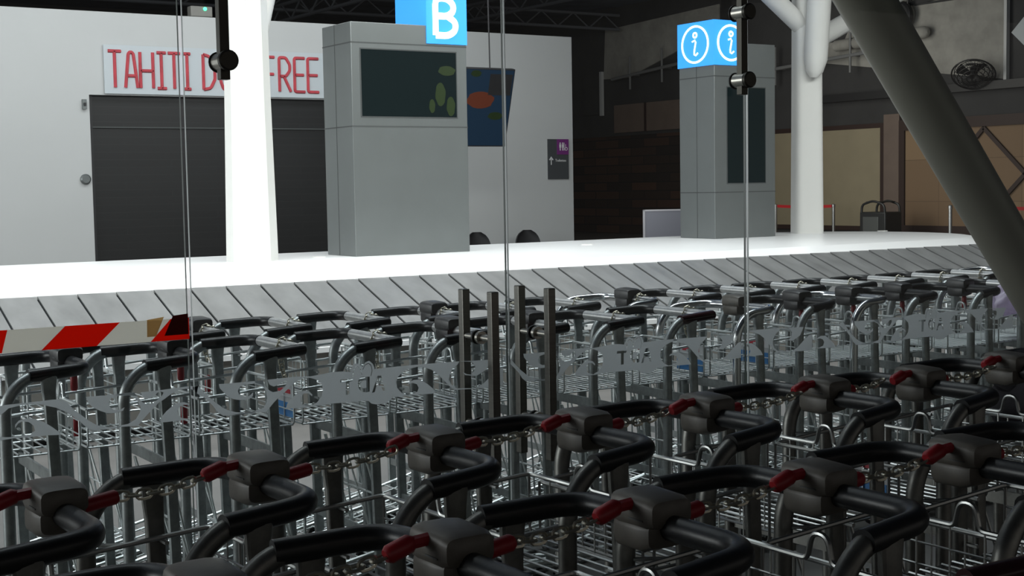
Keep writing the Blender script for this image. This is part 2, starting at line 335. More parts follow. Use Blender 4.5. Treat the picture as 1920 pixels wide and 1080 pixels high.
ar = MB().box((-.162, -.026, -.10), (-.148, -.02, .02), 'pale')
ar.prism([[(-.155, .045), (-.20, -.01), (-.185, -.022), (-.155, .012), (-.125, -.022), (-.11, -.01)]], lambda a, b, d: (a, -.02 - d, b), .006, 'pale'); ar.build('arrow', ts, smooth=False)
def text_mesh(name, s, size, parent, loc, rot, m, align='LEFT', ext=.002, off=0):
    cu = bpy.data.curves.new(name, 'FONT'); cu.body = s; cu.size = size; cu.extrude = ext; cu.align_x = align; cu.offset = off
    t = bpy.data.objects.new(name, cu); C.objects.link(t); dg = bpy.context.evaluated_depsgraph_get(); me = bpy.data.meshes.new_from_object(t.evaluated_get(dg))
    me.materials.clear(); me.materials.append(M[m]); bpy.data.objects.remove(t)
    o = bpy.data.objects.new(name, me); C.objects.link(o); o.parent = parent; o.location = loc; o.rotation_euler = rot; return o
text_mesh('wording', 'Toilettes', .065, ts, (-.07, -.023, -.045), (math.pi / 2, 0, 0), 'pale')

# hanging portrait screen, tilted forward
tv = thing('hanging_display', 'dark tilted portrait screen with blue and orange picture hung before the white wall', 'display', (11.2, 17.9, 2.80))
tv.rotation_euler = (math.radians(16), 0, 0)
M['tvimg'] = mat('screen_picture_blue', (.008, .022, .045), .25, emit=(.006, .022, .045), es=.4)
M['tvor'] = mat('screen_picture_orange', (.09, .022, .01), .3, emit=(.10, .022, .01), es=.4)
M['tvgr'] = mat('picture_and_reflection_green', (.012, .022, .006), .3, emit=(.012, .024, .006), es=.4)
MB().box((-.44, -.03, -.60), (.44, .05, .60), 'dark').build('casing', tv, bevel=.01)
MB().box((-.42, -.034, -.58), (.42, -.03, .58), 'tvimg').build('screen', tv, smooth=False)
blob = lambda cx, cz, rx, rz, n=18: [(cx + rx * math.cos(6.283 * i / n) * (1 + .08 * math.sin(i * 2.1)), cz + rz * math.sin(6.283 * i / n)) for i in range(n)]
MB().prism([blob(-.12, .12, .24, .13)], lambda a, b, d: (a, -.034 - d, b), .003, 'tvor').build('orange_shape', tv, smooth=False)
for q in ((-.25, .52, .09, .05), (.18, -.12, .13, .06), (-.38, -.32, .04, .07)): MB().prism([blob(*q)], lambda a, b, d: (a, -.034 - d, b), .003, 'tvgr').build('green_shape', tv, smooth=False)
MB().box((.0, -.038, .20), (.40, -.034, .52), 'dark').build('dark_caption', tv, smooth=False)
hb = MB().tube([(0, .0, .58), (0, 1.15, 4.35)], .012, 'dark', 6); hb.build('hanging_cable', tv)

def shell_chair(x, y, rz, lb):
    c = thing('waiting_chair', lb, 'chair', (x, y, 0), rz, 'black waiting chairs behind the carousel')
    m = MB(); rings = []
    for i in range(9):
        t = i / 8; z = .44 + t * .42; wv = .27 * math.sqrt(max(0.02, 1 - max(0, (t - .35) / .68) ** 2.2)); b = .20 + t * .06
        rings.append([Vector((wv * math.sin(a), b - .10 * (1 - math.cos(a)), z)) for a in [(-1.2 + 2.4 * k / 10) for k in range(11)]] + [Vector((wv * 1.04 * math.sin(a), b + .02 - .10 * (1 - math.cos(a)), z)) for a in [(1.2 - 2.4 * k / 10) for k in range(11)]])
    m.loft(rings, 'dark'); m.build('backrest', c)
    MB().box((-.25, -.22, .42), (.25, .22, .455), 'dark').build('seat', c, bevel=.015)
    for sx in (-1, 1):
        for sy in (-1, 1): MB().tube([(sx * .2, sy * .18, .42), (sx * .23, sy * .21, 0)], .012, 'postm', 8).build('leg', c)
shell_chair(12.0, 19.3, 0, 'black shell chair just right of the pylon with the letter, mostly behind the carousel')
shell_chair(13.1, 19.45, 0, 'black shell chair right of the thin glass joint, mostly behind the carousel')

# ------------------------------------------------------------------ far hall furniture
def stanchion(x, y, lb):
    s = thing('barrier_post', lb, 'barrier post', (x, y, 0), 0, 'chrome barrier posts with red belts')
    MB().lathe([(0, 0), (.17, 0), (.17, .02), (.05, .05), (.045, .06)], 'postm', 24).build('base', s)
    MB().lathe([(.042, .06), (.042, .93), (.05, .935), (.05, 1.0), (.03, 1.015), (0, 1.015)], 'postm', 16).build('post', s); return s
def beltrun(a, b, lb):
    a = Vector(a); b = Vector(b); d = (b - a).normalized(); n = Vector((-d.y, d.x, 0)) * .003
    m = MB(); N = 8
    for i in range(N):
        p = a.lerp(b, i / N); q = a.lerp(b, (i + 1) / N); zs = [-.02 * math.sin(math.pi * t) for t in (i / N, (i + 1) / N)]
        vs = [p + n + Vector((0, 0, zs[0] - .03)), q + n + Vector((0, 0, zs[1] - .03)), q + n + Vector((0, 0, zs[1] + .045)), p + n + Vector((0, 0, zs[0] + .045))]
        vs += [v - n * 2 for v in vs]
        m.add(vs, [(0,1,2,3),(7,6,5,4),(0,4,5,1),(1,5,6,2),(2,6,7,3),(3,7,4,0)], 'belt')
    return tag(m.build('barrier_belt'), lb, 'barrier belt', 'red barrier belts')
stanchion(26.33, 27.43, 'chrome barrier post just right of the information pylon'); stanchion(26.56, 25.55, 'chrome barrier post right of the round white trunk')
stanchion(25.55, 20.3, 'chrome barrier post beside the foot of the slanting grey column'); stanchion(25.5, 20.95, 'chrome barrier post close behind the one beside the slanting column'); stanchion(25.8, 17.4, 'chrome barrier post at the far right end of the red belt')
beltrun((26.335, 27.37, .95), (26.555, 25.61, .95), 'red belt running behind the round white trunk'); beltrun((25.555, 20.24, .95), (25.79, 17.46, .95), 'red belt at the right edge beyond the slanting column')
bn_ = thing('litter_bin', 'dark metal litter bin with hooded top in front of the brown pillar', 'bin', (26.6, 24.0, 0))
MB().box((-.30, -.42, 0), (.30, .42, .82), 'binm').build('body', bn_, bevel=.03)
MB().box((-.315, -.2, .12), (-.30, .3, .70), 'kiosk').build('front_panel', bn_, bevel=.006)
hd = MB()
for sx in (-.27, .27): hd.tube(fillet([(sx, -.38, .80), (sx, -.36, 1.0), (sx, .0, 1.10), (sx, .36, 1.0), (sx, .38, .80)], .12), .03, 'binm', 8)
hd.box((-.28, -.22, 1.055), (.28, .22, 1.08), 'binm'); hd.build('hood', bn_)
bd = thing('standing_board', 'low pale grey board with light frame left of the information pylon', 'board', (20.75, 25.9, 0))
bd.rotation_euler[2] = math.radians(-25)
MB().box((-.1, -.02, .12), (1.6, .02, .96), 'framew').build('panel', bd, smooth=False)
M['framel'] = mat('pale_frame', (.30, .31, .36), .4)
MB().box((-.14, -.03, .10), (-.1, .03, 1.0), 'framel').box((1.6, -.03, .1), (1.64, .03, 1.0), 'framel').box((-.14, -.03, .96), (1.64, .03, 1.0), 'framel').box((-.14, -.03, .08), (1.64, .03, .12), 'framel').build('frame', bd, smooth=False)
for x in (0, 1.5): MB().box((x - .02, -.25, 0), (x + .02, .25, .08), 'framel').build('foot', bd, smooth=False)
# wall fan, tilted down
fn_ = thing('wall_fan', 'round black caged fan fixed high on the stained plaster wall', 'fan', (27.45, 21.9, 4.08))
fn_.rotation_mode = 'QUATERNION'; fn_.rotation_quaternion = Vector((0, 0, 1)).rotation_difference(Vector((-.54, -.36, -.76)))
cg = MB()
for r_, z_ in ((.50, 0), (.44, .07), (.36, .11), (.26, .13), (.15, .145), (.44, -.07), (.36, -.10), (.25, -.12)): cg.torus((0, 0, z_), r_, .010 if r_ < .5 else .02, 'dark', (0, 0, 1), 32, 5)
for k in range(28):
    a = 6.2832 * k / 28; c_, s_ = math.cos(a), math.sin(a)
    cg.tube([(c_ * .05, s_ * .05, .15), (c_ * .3, s_ * .3, .125), (c_ * .5, s_ * .5, 0), (c_ * .3, s_ * .3, -.115), (c_ * .1, s_ * .1, -.125)], .005, 'dark', 4)
cg.build('cage', fn_)
bl = MB()
for k in range(4):
    a = 1.5708 * k; R_ = Matrix.Rotation(a, 3, 'Z') @ Matrix.Rotation(.35, 3, 'X')
    bl.add([R_ @ Vector(p) for p in ((.05, -.03, .0), (.4, -.14, .0), (.43, .0, .0), (.38, .13, .0), (.05, .05, .0), (.05, -.03, .006), (.4, -.14, .006), (.43, .0, .006), (.38, .13, .006), (.05, .05, .006))], [(0,1,2,3,4),(9,8,7,6,5),(0,5,6,1),(1,6,7,2),(2,7,8,3),(3,8,9,4),(4,9,5,0)], 'dark')
bl.build('blades', fn_); MB().lathe([(0, -.2), (.09, -.2), (.1, -.02), (.07, .05), (0, .06)], 'dark', 20).build('motor', fn_)
MB().tube(fillet([(0, 0, -.2), (.05, 0, -.30), (-.16, .1, -.42)], .06), .03, 'dark', 8).build('bracket', fn_)
dc = thing('hose_reel', 'black coil hanging high on the plaster wall right of the slanting column', 'reel', (27.7, 24.35, 5.75))
MB().torus((0, 0, 0), .27, .10, 'dark', (1, 0, 0), 28, 10).build('coil', dc); MB().lathe([(0, -.04), (.17, -.04), (.17, .04), (0, .04)], 'wallg', 20, (0.1, 0, 0), (1, 0, 0)).build('hub', dc)
MB().tube([(0, -.2, .15), (0, -.35, .9), (0, -.3, 1.6)], .03, 'dark', 8).build('hose', dc)
tag(MB().tube([(27.75, 26.6, 5.2), (27.75, 23.62, 5.27), (27.75, 23.55, 5.27), (27.75, 23.5, 5.27)], .15, 'plaster', 14, rs=[.15, .15, .12, .05]).build('air_duct'), 'pale round-ended duct under the black coil', 'duct')
tag(MB().prism([[(21.2, 5.02), (20.75, 5.45), (20.3, 5.02), (20.75, 4.6)]], lambda a, b, d: (27.95 - d, a, b), .03, 'banner').build('diamond_plate', smooth=False), 'pale diamond-shaped plate on the dark wall at the right edge', 'plate')
# ------------------------------------------------------------------ baggage carousel
UC, NC = 12.3, 12.0
def cp(t, s, z):   # t: metres along the deck edge, s: metres outward from the deck edge
    if t <= UC: return Vector((t, NC - 2.0 - s, z))
    a = (t - UC) / 2.0
    if a < math.pi: return Vector((UC + (2 + s) * math.sin(a), NC - (2 + s) * math.cos(a), z))
    return Vector((UC - (t - UC - 2 * math.pi), NC + 2.0 + s, z))
TT = [-6.0] + [UC * 1.0] + [UC + 2.0 * math.pi * k / 28 for k in range(1, 29)] + [UC + 2 * math.pi + UC + 6]
ca = thing('baggage_carousel', 'white topped baggage carousel with sloping grey slats running across the hall', 'carousel', (3, 12, 0))
def rel(vs): return [v - Vector((3, 12, 0)) for v in vs]
def band(mb, s0, z0, s1, z1, m, ts=TT): mb.loft([rel([cp(t, s0, z0), cp(t, s1, z1)]) for t in ts], m, close=False, caps=False)
dk = MB(); top = [cp(t, -.32, .935) for t in TT]
dk.add(rel(top), [tuple(range(len(top)))], 'deck'); band(dk, -.32, .935, 0, .885, 'deck'); band(dk, 0, .885, 0, .86, 'deck')
dk.build('deck', ca, ang=12)
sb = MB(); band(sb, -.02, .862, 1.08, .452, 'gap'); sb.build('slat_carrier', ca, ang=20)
sl = MB(); t = -5.9; tend = UC + 2 * math.pi + 3
while t < tend:
    wdt = .28 if (t < UC - .2 or t > UC + 2 * math.pi) else .19
    g = .0065 if wdt > .2 else .005; ta, tb = t + g, t + wdt - g; q = []
    for s, z in ((0, .878), (1.08, .466)):
        for tt in (ta, tb): q.append(cp(tt, s, z + (.008 if tt == ta else 0)))
    vs = q + [v - Vector((0, 0, .012)) for v in q]
    sl.add(rel(vs), [(0,1,3,2),(6,7,5,4),(0,4,5,1),(1,5,7,3),(3,7,6,2),(2,6,4,0)], 'slat'); t += wdt
sl.build('slats', ca, smooth=False)
ed = MB(); band(ed, 1.08, .492, 1.12, .492, 'deck'); band(ed, 1.12, .492, 1.12, .455, 'deck'); band(ed, 1.08, .492, 1.08, .45, 'deck'); ed.build('edge_lip', ca)
sk = MB(); band(sk, 1.10, .456, 1.10, .06, 'skirt'); band(sk, 1.03, .06, 1.03, 0, 'dark'); sk.build('skirt', ca)
for (x, y) in ((4.37, 12.42), (5.88, 12.55), (14.0, 12.6), (2.7, 11.76), (9.2, 12.6)): MB().lathe([(0, .935), (.07, .935), (.065, .943), (0, .945)], 'white', 18, (x - 3, y - 12, 0)).build('deck_cap', ca)

# ------------------------------------------------------------------ pylons on the deck
def pylon(label, x0, x1, y0, y1, z1, hs, vseam, scr):
    k = thing('information_pylon', label, 'information pylon', (x0, y0, .93)); X, Y, Z = x1 - x0, y1 - y0, z1 - .93
    MB().box((0, 0, .006), (X, Y, Z), 'kiosk').build('cladding', k, bevel=.006)
    s = MB()
    for h in hs:
        h -= .93; s.box((-.002, -.002, h - .006), (X + .002, Y, h + .006), 'seam')
    s.box((-.002, vseam - .005, .01), (.05, vseam + .005, Z), 'seam'); s.build('seams', k, smooth=False)
    a, b, c, d = scr; MB().box((a - x0, -.006, c - .93), (b - x0, .02, d - .93), 'screen').build('screen', k, smooth=False)
    MB().box((a - x0 - .012, -.004, c - .942), (b - x0 + .012, .015, d - .918), 'seam').build('screen_frame', k, smooth=False)
    return k
kb = pylon('large grey pylon with a dark landscape screen and the lit letter B', 6.18, 7.5, 12.33, 12.97, 3.24, (3.04, 2.22), .36, (6.285, 7.37, 2.32, 2.975))
sg = MB().box((.85, -.012, 2.13), (1.325, .64, 2.72), 'blue').build('lit_sign', kb, smooth=False); sg['label'] = 'lit blue sign box'
for q in ((1.00, 1.62, .06, .12), (1.08, 1.86, .10, .05), (.90, 1.50, .035, .07), (1.12, 1.50, .05, .10)):  # green reflection on the dark screen, painted as faintly glowing shapes
    MB().prism([blob(q[0], q[1] - .0, q[2], q[3])], lambda a, b, d: (a, -.0065 - d, b), .001, 'tvgr').build('screen_reflection', kb, smooth=False)
lb_ = MB(); strokes(lb_, 'B', .955, 2.215, .235, .375, .034, lambda a, b: (a, -.014, b), 'signw', .12)
o_ = lb_.build('letter', sg); o_['label'] = 'white letter B'
ki = pylon('tall grey pylon with a portrait screen under lit blue information signs', 11.07, 12.05, 12.56, 13.2, 3.27, (2.87, 1.49), .32, (11.27, 11.88, 1.60, 2.74))
sg = MB().box((-.012, -.012, 2.07), (.52, .655, 2.60), 'blue').build('lit_sign', ki, smooth=False); sg['label'] = 'lit blue sign box'
def info(fn):
    m = MB(); R_ = .205
    m.tube([fn(R_ * math.cos(6.2832 * k / 36), R_ * math.sin(6.2832 * k / 36)) for k in range(37)], .014, 'signw', 6)
    m.tube([fn(.028 * math.cos(6.2832 * k / 10), .105 + .028 * math.sin(6.2832 * k / 10)) for k in range(11)], .012, 'signw', 6)
    m.tube([fn(a, b) for a, b in ((-.045, .035), (.0, .048), (.012, .03), (-.012, -.08), (-.012, -.115), (.01, -.125), (.045, -.10))], .011, 'signw', 6)
    o = m.build('information_symbol', sg); o['label'] = 'white circled letter i'
info(lambda a, b: (.255 + a, -.014, 2.335 + b)); info(lambda a, b: (-.014, .325 - a * 1.15, 2.335 + b * 1.05))

# ------------------------------------------------------------------ white trunks standing on the deck
def octring(cx, cy, r, z, n=8, rot=.39, sy=1): return [Vector((cx + r * math.cos(rot + 6.2832 * k / n), cy + sy * r * math.sin(rot + 6.2832 * k / n), z)) for k in range(n)]
tl = thing('roof_trunk', 'broad white faceted roof trunk standing on the deck left of the lettered pylon', 'column', (5.14, 12.45, .935))
m = MB().loft([octring(0, 0, .245, .0), octring(0, 0, .215, 1.6), octring(0, 0, .205, 2.6), octring(0, 0, .20, 6.0)], 'white'); m.build('trunk', tl, ang=25)
MB().tube([(0, .05, 1.75), (.8, .35, 4.4), (1.1, .45, 5.4)], .13, 'white', 14).build('branch', tl)
MB().tube([(-.02, -.1, 2.6), (-.6, -.5, 4.6)], .12, 'white', 14).build('branch', tl)
tr_ = thing('roof_trunk', 'slender white roof trunk with branching tubes right of the information pylon', 'column', (12.98, 12.95, .935))
sq = lambda r_, z: [Vector((r_ * math.copysign(abs(math.cos(a)) ** .45, math.cos(a)) * .86, r_ * math.copysign(abs(math.sin(a)) ** .45, math.sin(a)) * .86, z)) for a in [6.2832 * (k + .5) / 32 for k in range(32)]]
tq = Matrix.Rotation(-.48, 3, 'Z'); MB().loft([[tq @ v for v in sq(q, z)] for q, z in ((.218, 0), (.205, 1.5), (.185, 5.5))], 'white').build('trunk', tr_, ang=60)
MB().tube([(-.10, -.22, 1.98), (-.10, -.23, 2.05), (-.09, -.25, 2.2), (.03, -.33, 4.6)], .145, 'white', 18, rs=[.05, .11, .145, .16]).build('branch', tr_)
MB().tube([(-.05, 0, 2.62), (-1.25, 0, 3.4), (-2.6, 0, 4.3)], .12, 'white', 14).build('branch', tr_)
MB().tube([(.05, .05, 2.42), (1.7, .15, 3.12), (3.4, .25, 3.85)], .125, 'white', 14).build('branch', tr_)
# slanting grey column this side of the back rows
sc_ = MB(); n = Vector((0, 0, 0))
sc_.tube([(6.41, 4.0, 0), (5.45, 4.0, 1.08), (3.52, 4.0, 3.26)], .113, 'post', 32)
tag(sc_.build('slanting_column'), 'thick grey steel tube slanting across the right side, foot to the right', 'column')

# ------------------------------------------------------------------ glass front: two fixed panes and a pair of doors
GY = 3.44
def pane(name, x0, x1, m='glass'):
    mb = MB(); mb.box((x0, GY - .005, .02), (x1, GY + .005, 3.3), 'glass')
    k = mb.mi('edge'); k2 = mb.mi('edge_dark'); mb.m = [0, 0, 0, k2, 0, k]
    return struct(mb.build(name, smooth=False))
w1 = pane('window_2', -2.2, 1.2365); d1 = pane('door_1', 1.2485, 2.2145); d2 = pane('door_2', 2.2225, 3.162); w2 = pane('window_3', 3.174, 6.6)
def pull(u, door, lb):
    for y in (3.36, 3.52):
        o = MB().box((u - .0125, y - .014, .785), (u + .0125, y + .014, 1.30), 'steel').build('pull_bar', door, bevel=.003)
    for z in (1.162, .904):
        o = MB().tube([(u, 3.374, z), (u, 3.506, z)], .0105, 'chromes', 14).lathe([(.0, 0), (.019, 0), (.019, .012), (0, .012)], 'chromes', 18, (u, GY - .006, z), (0, -1, 0)).build('standoff', door)
        o2 = MB().lathe([(.0, 0), (.021, 0), (.021, .007), (0, .007)], 'rubber', 18, (u, GY + .0055, z), (0, 1, 0)).build('gasket', o)
pull(2.117, d1, ''); pull(2.315, d2, '')
def rod(u, door, s):
    MB().box((u - .013, 3.385, 1.885), (u + .013, 3.411, 3.28), 'bronze').build('guide_rod', door, bevel=.002)
    for z in (1.932, 2.150):
        c = MB().tube([(u, GY - .008, z), (u, 3.37, z)], .023, 'chromes', 20).lathe([(0, 0), (.0265, 0), (.0265, .012), (.022, .016), (0, .016)], 'bronze', 22, (u, 3.372, z), (0, -1, 0)).build('clamp', door)
        MB().lathe([(0, 0), (.027, 0), (.027, .004), (0, .004)], 'rubber', 20, (u, GY - .006, z), (0, -1, 0)).build('gasket', c)
rod(1.340, d1, 1); rod(3.115, d2, 1)

# frosted scroll frieze, polygons in metres on the glass plane
PAT = {"S":{"leafhook":[[1.109,1.095],[1.163,1.096],[1.238,1.099],[1.262,1.097],[1.257,1.078],[1.245,1.09],[1.228,1.093],[1.209,1.092],[1.19,1.084],[1.171,1.072],[1.154,1.063],[1.141,1.064],[1.155,1.073],[1.166,1.083],[1.169,1.089],[1.162,1.092],[1.152,1.09],[1.146,1.082],[1.134,1.078],[1.123,1.078],[1.114,1.085]],"stem":[[1.048,1.096],[1.093,1.097],[1.102,1.084],[1.113,1.069],[1.127,1.063],[1.154,1.063],[1.145,1.054],[1.133,1.044],[1.114,1.026],[1.099,1.01],[1.068,1.012],[1.045,1.012],[1.045,1.015],[1.075,1.018],[1.095,1.028],[1.106,1.045],[1.108,1.058],[1.101,1.073],[1.091,1.087],[1.071,1.092],[1.048,1.093]],"leaf":[[0.971,1.097],[1.021,1.096],[1.066,1.097],[1.093,1.097],[1.1,1.086],[1.084,1.09],[1.055,1.092],[1.035,1.088],[1.028,1.079],[1.03,1.065],[1.041,1.057],[1.056,1.056],[1.067,1.061],[1.063,1.053],[1.044,1.049],[1.022,1.051],[1.006,1.058],[0.987,1.069],[0.977,1.081]],"wave":[[0.74,1.091],[0.777,1.096],[0.848,1.097],[0.89,1.098],[0.912,1.097],[0.924,1.088],[0.943,1.066],[0.975,1.038],[0.996,1.023],[1.018,1.016],[1.052,1.013],[1.052,1.01],[1.018,1.01],[0.989,1.011],[0.974,1.016],[0.953,1.038],[0.927,1.061],[0.898,1.077],[0.858,1.09],[0.816,1.092],[0.785,1.087],[0.772,1.077],[0.751,1.064]],"fish":[[0.798,1.033],[0.799,1.046],[0.808,1.055],[0.825,1.058],[0.846,1.055],[0.867,1.045],[0.887,1.03],[0.904,1.015],[0.906,1.009],[0.878,1.011],[0.823,1.012],[0.792,1.013],[0.761,1.011],[0.761,1.02],[0.782,1.017],[0.811,1.017],[0.834,1.018],[0.845,1.026],[0.842,1.039],[0.831,1.049],[0.816,1.052],[0.806,1.048],[0.8,1.04]],"fish2":[[1.158,1.012],[1.162,1.027],[1.175,1.04],[1.194,1.054],[1.208,1.058],[1.222,1.059],[1.237,1.053],[1.236,1.05],[1.222,1.052],[1.21,1.049],[1.204,1.039],[1.205,1.028],[1.214,1.018],[1.235,1.014],[1.235,1.012],[1.207,1.012]]},"D":{"wave":[[1.247,1.097],[1.262,1.097],[1.271,1.086],[1.304,1.052],[1.328,1.033],[1.342,1.025],[1.362,1.018],[1.387,1.014],[1.417,1.015],[1.417,1.009],[1.377,1.01],[1.327,1.012],[1.313,1.023],[1.299,1.043],[1.273,1.069],[1.257,1.078],[1.247,1.086]],"leaf":[[1.318,1.097],[1.355,1.096],[1.422,1.096],[1.442,1.096],[1.445,1.077],[1.434,1.082],[1.419,1.089],[1.392,1.089],[1.377,1.085],[1.37,1.074],[1.373,1.064],[1.386,1.057],[1.401,1.057],[1.413,1.066],[1.412,1.056],[1.4,1.049],[1.38,1.048],[1.358,1.053],[1.339,1.063],[1.329,1.076],[1.32,1.086]],"stem":[[1.419,1.096],[1.441,1.096],[1.448,1.079],[1.459,1.067],[1.469,1.061],[1.49,1.063],[1.503,1.071],[1.511,1.082],[1.509,1.09],[1.499,1.088],[1.49,1.08],[1.472,1.076],[1.46,1.082],[1.454,1.096],[1.537,1.097],[1.579,1.094],[1.579,1.09],[1.563,1.091],[1.542,1.086],[1.521,1.072],[1.505,1.059],[1.484,1.044],[1.471,1.033],[1.458,1.02],[1.447,1.009],[1.419,1.012],[1.357,1.01],[1.357,1.013],[1.407,1.015],[1.44,1.02],[1.449,1.033],[1.452,1.047],[1.449,1.067],[1.439,1.084],[1.419,1.091]],"fish":[[1.505,1.012],[1.509,1.025],[1.522,1.038],[1.541,1.053],[1.56,1.057],[1.575,1.053],[1.584,1.044],[1.583,1.039],[1.573,1.048],[1.559,1.049],[1.551,1.042],[1.55,1.028],[1.556,1.018],[1.577,1.012],[1.577,1.01],[1.556,1.01]],"tri":[[1.912,1.098],[2.053,1.096],[2.047,1.088],[2.029,1.076],[2.019,1.061],[2.016,1.045],[2.023,1.031],[2.041,1.018],[2.095,1.013],[2.095,1.011],[2.054,1.013],[2.038,1.013],[2.02,1.024],[1.999,1.045],[1.978,1.066],[1.958,1.08],[1.932,1.089],[1.913,1.092]],"fish_b":[[1.877,1.012],[1.909,1.011],[1.972,1.01],[1.962,1.025],[1.944,1.04],[1.921,1.054],[1.9,1.055],[1.885,1.05],[1.88,1.044],[1.895,1.047],[1.91,1.042],[1.916,1.031],[1.911,1.02],[1.894,1.015],[1.877,1.014]],"leaf_b":[[2.063,1.064],[2.071,1.054],[2.09,1.051],[2.109,1.048],[2.128,1.056],[2.145,1.064],[2.162,1.092],[2.096,1.094],[2.053,1.096],[2.094,1.091],[2.107,1.079],[2.104,1.065],[2.093,1.053],[2.077,1.056]],"end":[[2.105,1.012],[2.133,1.023],[2.161,1.044],[2.189,1.062],[2.203,1.065],[2.203,1.011],[2.149,1.009]]},"B":[[1.579,1.094],[1.616,1.097],[1.643,1.1],[1.676,1.099],[1.703,1.095],[1.706,1.109],[1.712,1.117],[1.72,1.118],[1.731,1.113],[1.739,1.106],[1.747,1.118],[1.759,1.122],[1.768,1.116],[1.762,1.12],[1.771,1.112],[1.775,1.102],[1.775,1.097],[1.835,1.098],[1.912,1.098],[1.913,1.092],[1.886,1.088],[1.865,1.081],[1.85,1.069],[1.843,1.054],[1.846,1.038],[1.859,1.023],[1.877,1.014],[1.877,1.012],[1.833,1.012],[1.823,1.005],[1.807,0.997],[1.782,0.996],[1.763,1.001],[1.755,1.009],[1.733,1.012],[1.722,1.011],[1.641,1.013],[1.577,1.01],[1.577,1.012],[1.598,1.021],[1.612,1.036],[1.616,1.053],[1.613,1.071],[1.6,1.082],[1.579,1.09]],"T":[[1.67,1.077],[1.708,1.076],[1.707,1.069],[1.697,1.069],[1.696,1.033],[1.685,1.033],[1.686,1.069],[1.669,1.069]],"DO":[[1.732,1.079],[1.76,1.077],[1.759,1.035],[1.749,1.034],[1.734,1.037],[1.725,1.047],[1.722,1.058],[1.724,1.069]],"DI":[[1.737,1.068],[1.749,1.068],[1.749,1.047],[1.739,1.046],[1.733,1.051],[1.731,1.059]],"A":[[1.785,1.077],[1.796,1.077],[1.808,1.033],[1.801,1.033],[1.794,1.049],[1.78,1.048],[1.775,1.032],[1.766,1.031]],"P1":[[1.707,1.081],[1.709,1.099],[1.715,1.108],[1.722,1.112],[1.733,1.102],[1.737,1.084],[1.735,1.084],[1.731,1.101],[1.722,1.11],[1.716,1.107],[1.711,1.098],[1.709,1.08]],"P2":[[1.738,1.099],[1.746,1.112],[1.757,1.116],[1.766,1.11],[1.769,1.094],[1.765,1.079],[1.763,1.079],[1.767,1.094],[1.764,1.109],[1.757,1.114],[1.747,1.11],[1.74,1.098]]}
cnt = [0]
def film(mb, loops, du=0, dz=0):
    cnt[0] += 1; y = GY + .0056 + .00004 * (cnt[0] % 7)
    mb.prism([[(a + du, b + dz) for a, b in L] for L in loops], lambda a, b, d: (a, y + d, b), .0003, 'frost')
def logo(mb, du, dz=0):
    film(mb, [PAT['B'], PAT['T'], PAT['DO'], PAT['A'], PAT['P1'], PAT['P2']], du, dz); film(mb, [PAT['DI']], du, dz)
f1 = MB()
for k in ('leafhook', 'stem', 'leaf', 'wave', 'fish', 'fish2'): film(f1, [PAT['S'][k]])
film(f1, [[(a - .96, b - .002) for a, b in PAT['D']['fish']]])
f1.build('frosted_frieze', w1, smooth=False)
f2 = MB()
for k in PAT['D']: film(f2, [PAT['D'][k]])
logo(f2, 0); f2.build('frosted_frieze', d1, smooth=False)
f3 = MB()
for k in PAT['D']:
    if k != 'end' : film(f3, [PAT['D'][k]], .958 if k not in ('tri',) else .945, .003)
film(f3, [[(a * .9 + 3.145 - 2.2 * .9, b + .006) for a, b in PAT['D']['end']]]); logo(f3, .958, .003)
f3.build('frosted_frieze', d2, smooth=False)
f4 = MB()
for k in ('fish_b', 'tri', 'leaf_b', 'end'): film(f4, [PAT['D'][k]], 1.275, .008); film(f4, [PAT['D'][k]], 2.36, .008)
film(f4, [PAT['D']['fish_b']], 1.62, .008)
for k in ('wave', 'leaf', 'stem', 'fish'): film(f4, [PAT['D'][k]], 2.368, .006); film(f4, [PAT['D'][k]], 3.6, .008)
logo(f4, 2.353, .008); f4.build('frosted_frieze', w2, smooth=False)

# barrier tape stuck across the left pane
bt = thing('barrier_tape', 'red and white striped barrier tape stuck across the left glass pane', 'barrier tape', (.9, GY - .0075, 1.25))
z0, z1 = -.027, .028
def st(mb, a0, a1, b0, b1, m, y=0): mb.add([(a0 - .9, y, z0), (a1 - .9, y, z0), (b1 - .9, y, z1), (b0 - .9, y, z1), (a0 - .9, y + .0006, z0), (a1 - .9, y + .0006, z0), (b1 - .9, y + .0006, z1), (b0 - .9, y + .0006, z1)], [(3,2,1,0),(4,5,6,7),(0,1,5,4),(1,2,6,5),(2,3,7,6),(3,0,4,7)], m)
rd = [(-.26, -.12, -.20, -.06), (.0 - .01 , .13, .055, .19), (.245, .385, .305, .445), (.50 , .64, .56, .70), (.64 + .12, .772, .70 + .12, .785)]
B_ = [(.865, .999, .924, 1.059), (1.136, 1.238, 1.19, 1.238), (.60, .772, .66, .787), (.33, .47, .39, .53), (.06, .20, .12, .26)]
whites = []; rd = sorted(B_)
pa, pb = -.1, -.1
for a0, a1, b0, b1 in rd:
    m = MB(); st(m, pa, a0, pb, b0, 'tapew'); m.build('white_stripe', bt, smooth=False)
    m = MB(); st(m, a0, a1, b0, b1, 'taper'); m.build('red_stripe', bt, smooth=False); pa, pb = a1, b1
def pad(name, P, m): MB().prism([P], lambda a, b, d: (a - .9, -.0006 - d, b - 1.25), .0006, m).build(name, bt, smooth=False)
pad('brown_tape', [(1.127, 1.236), (1.128, 1.2795), (1.172, 1.2845), (1.150, 1.236)], 'glue'); pad('dark_tape_tail', [(1.172, 1.236), (1.196, 1.2860), (1.2355, 1.2890), (1.2355, 1.236)], 'taped')

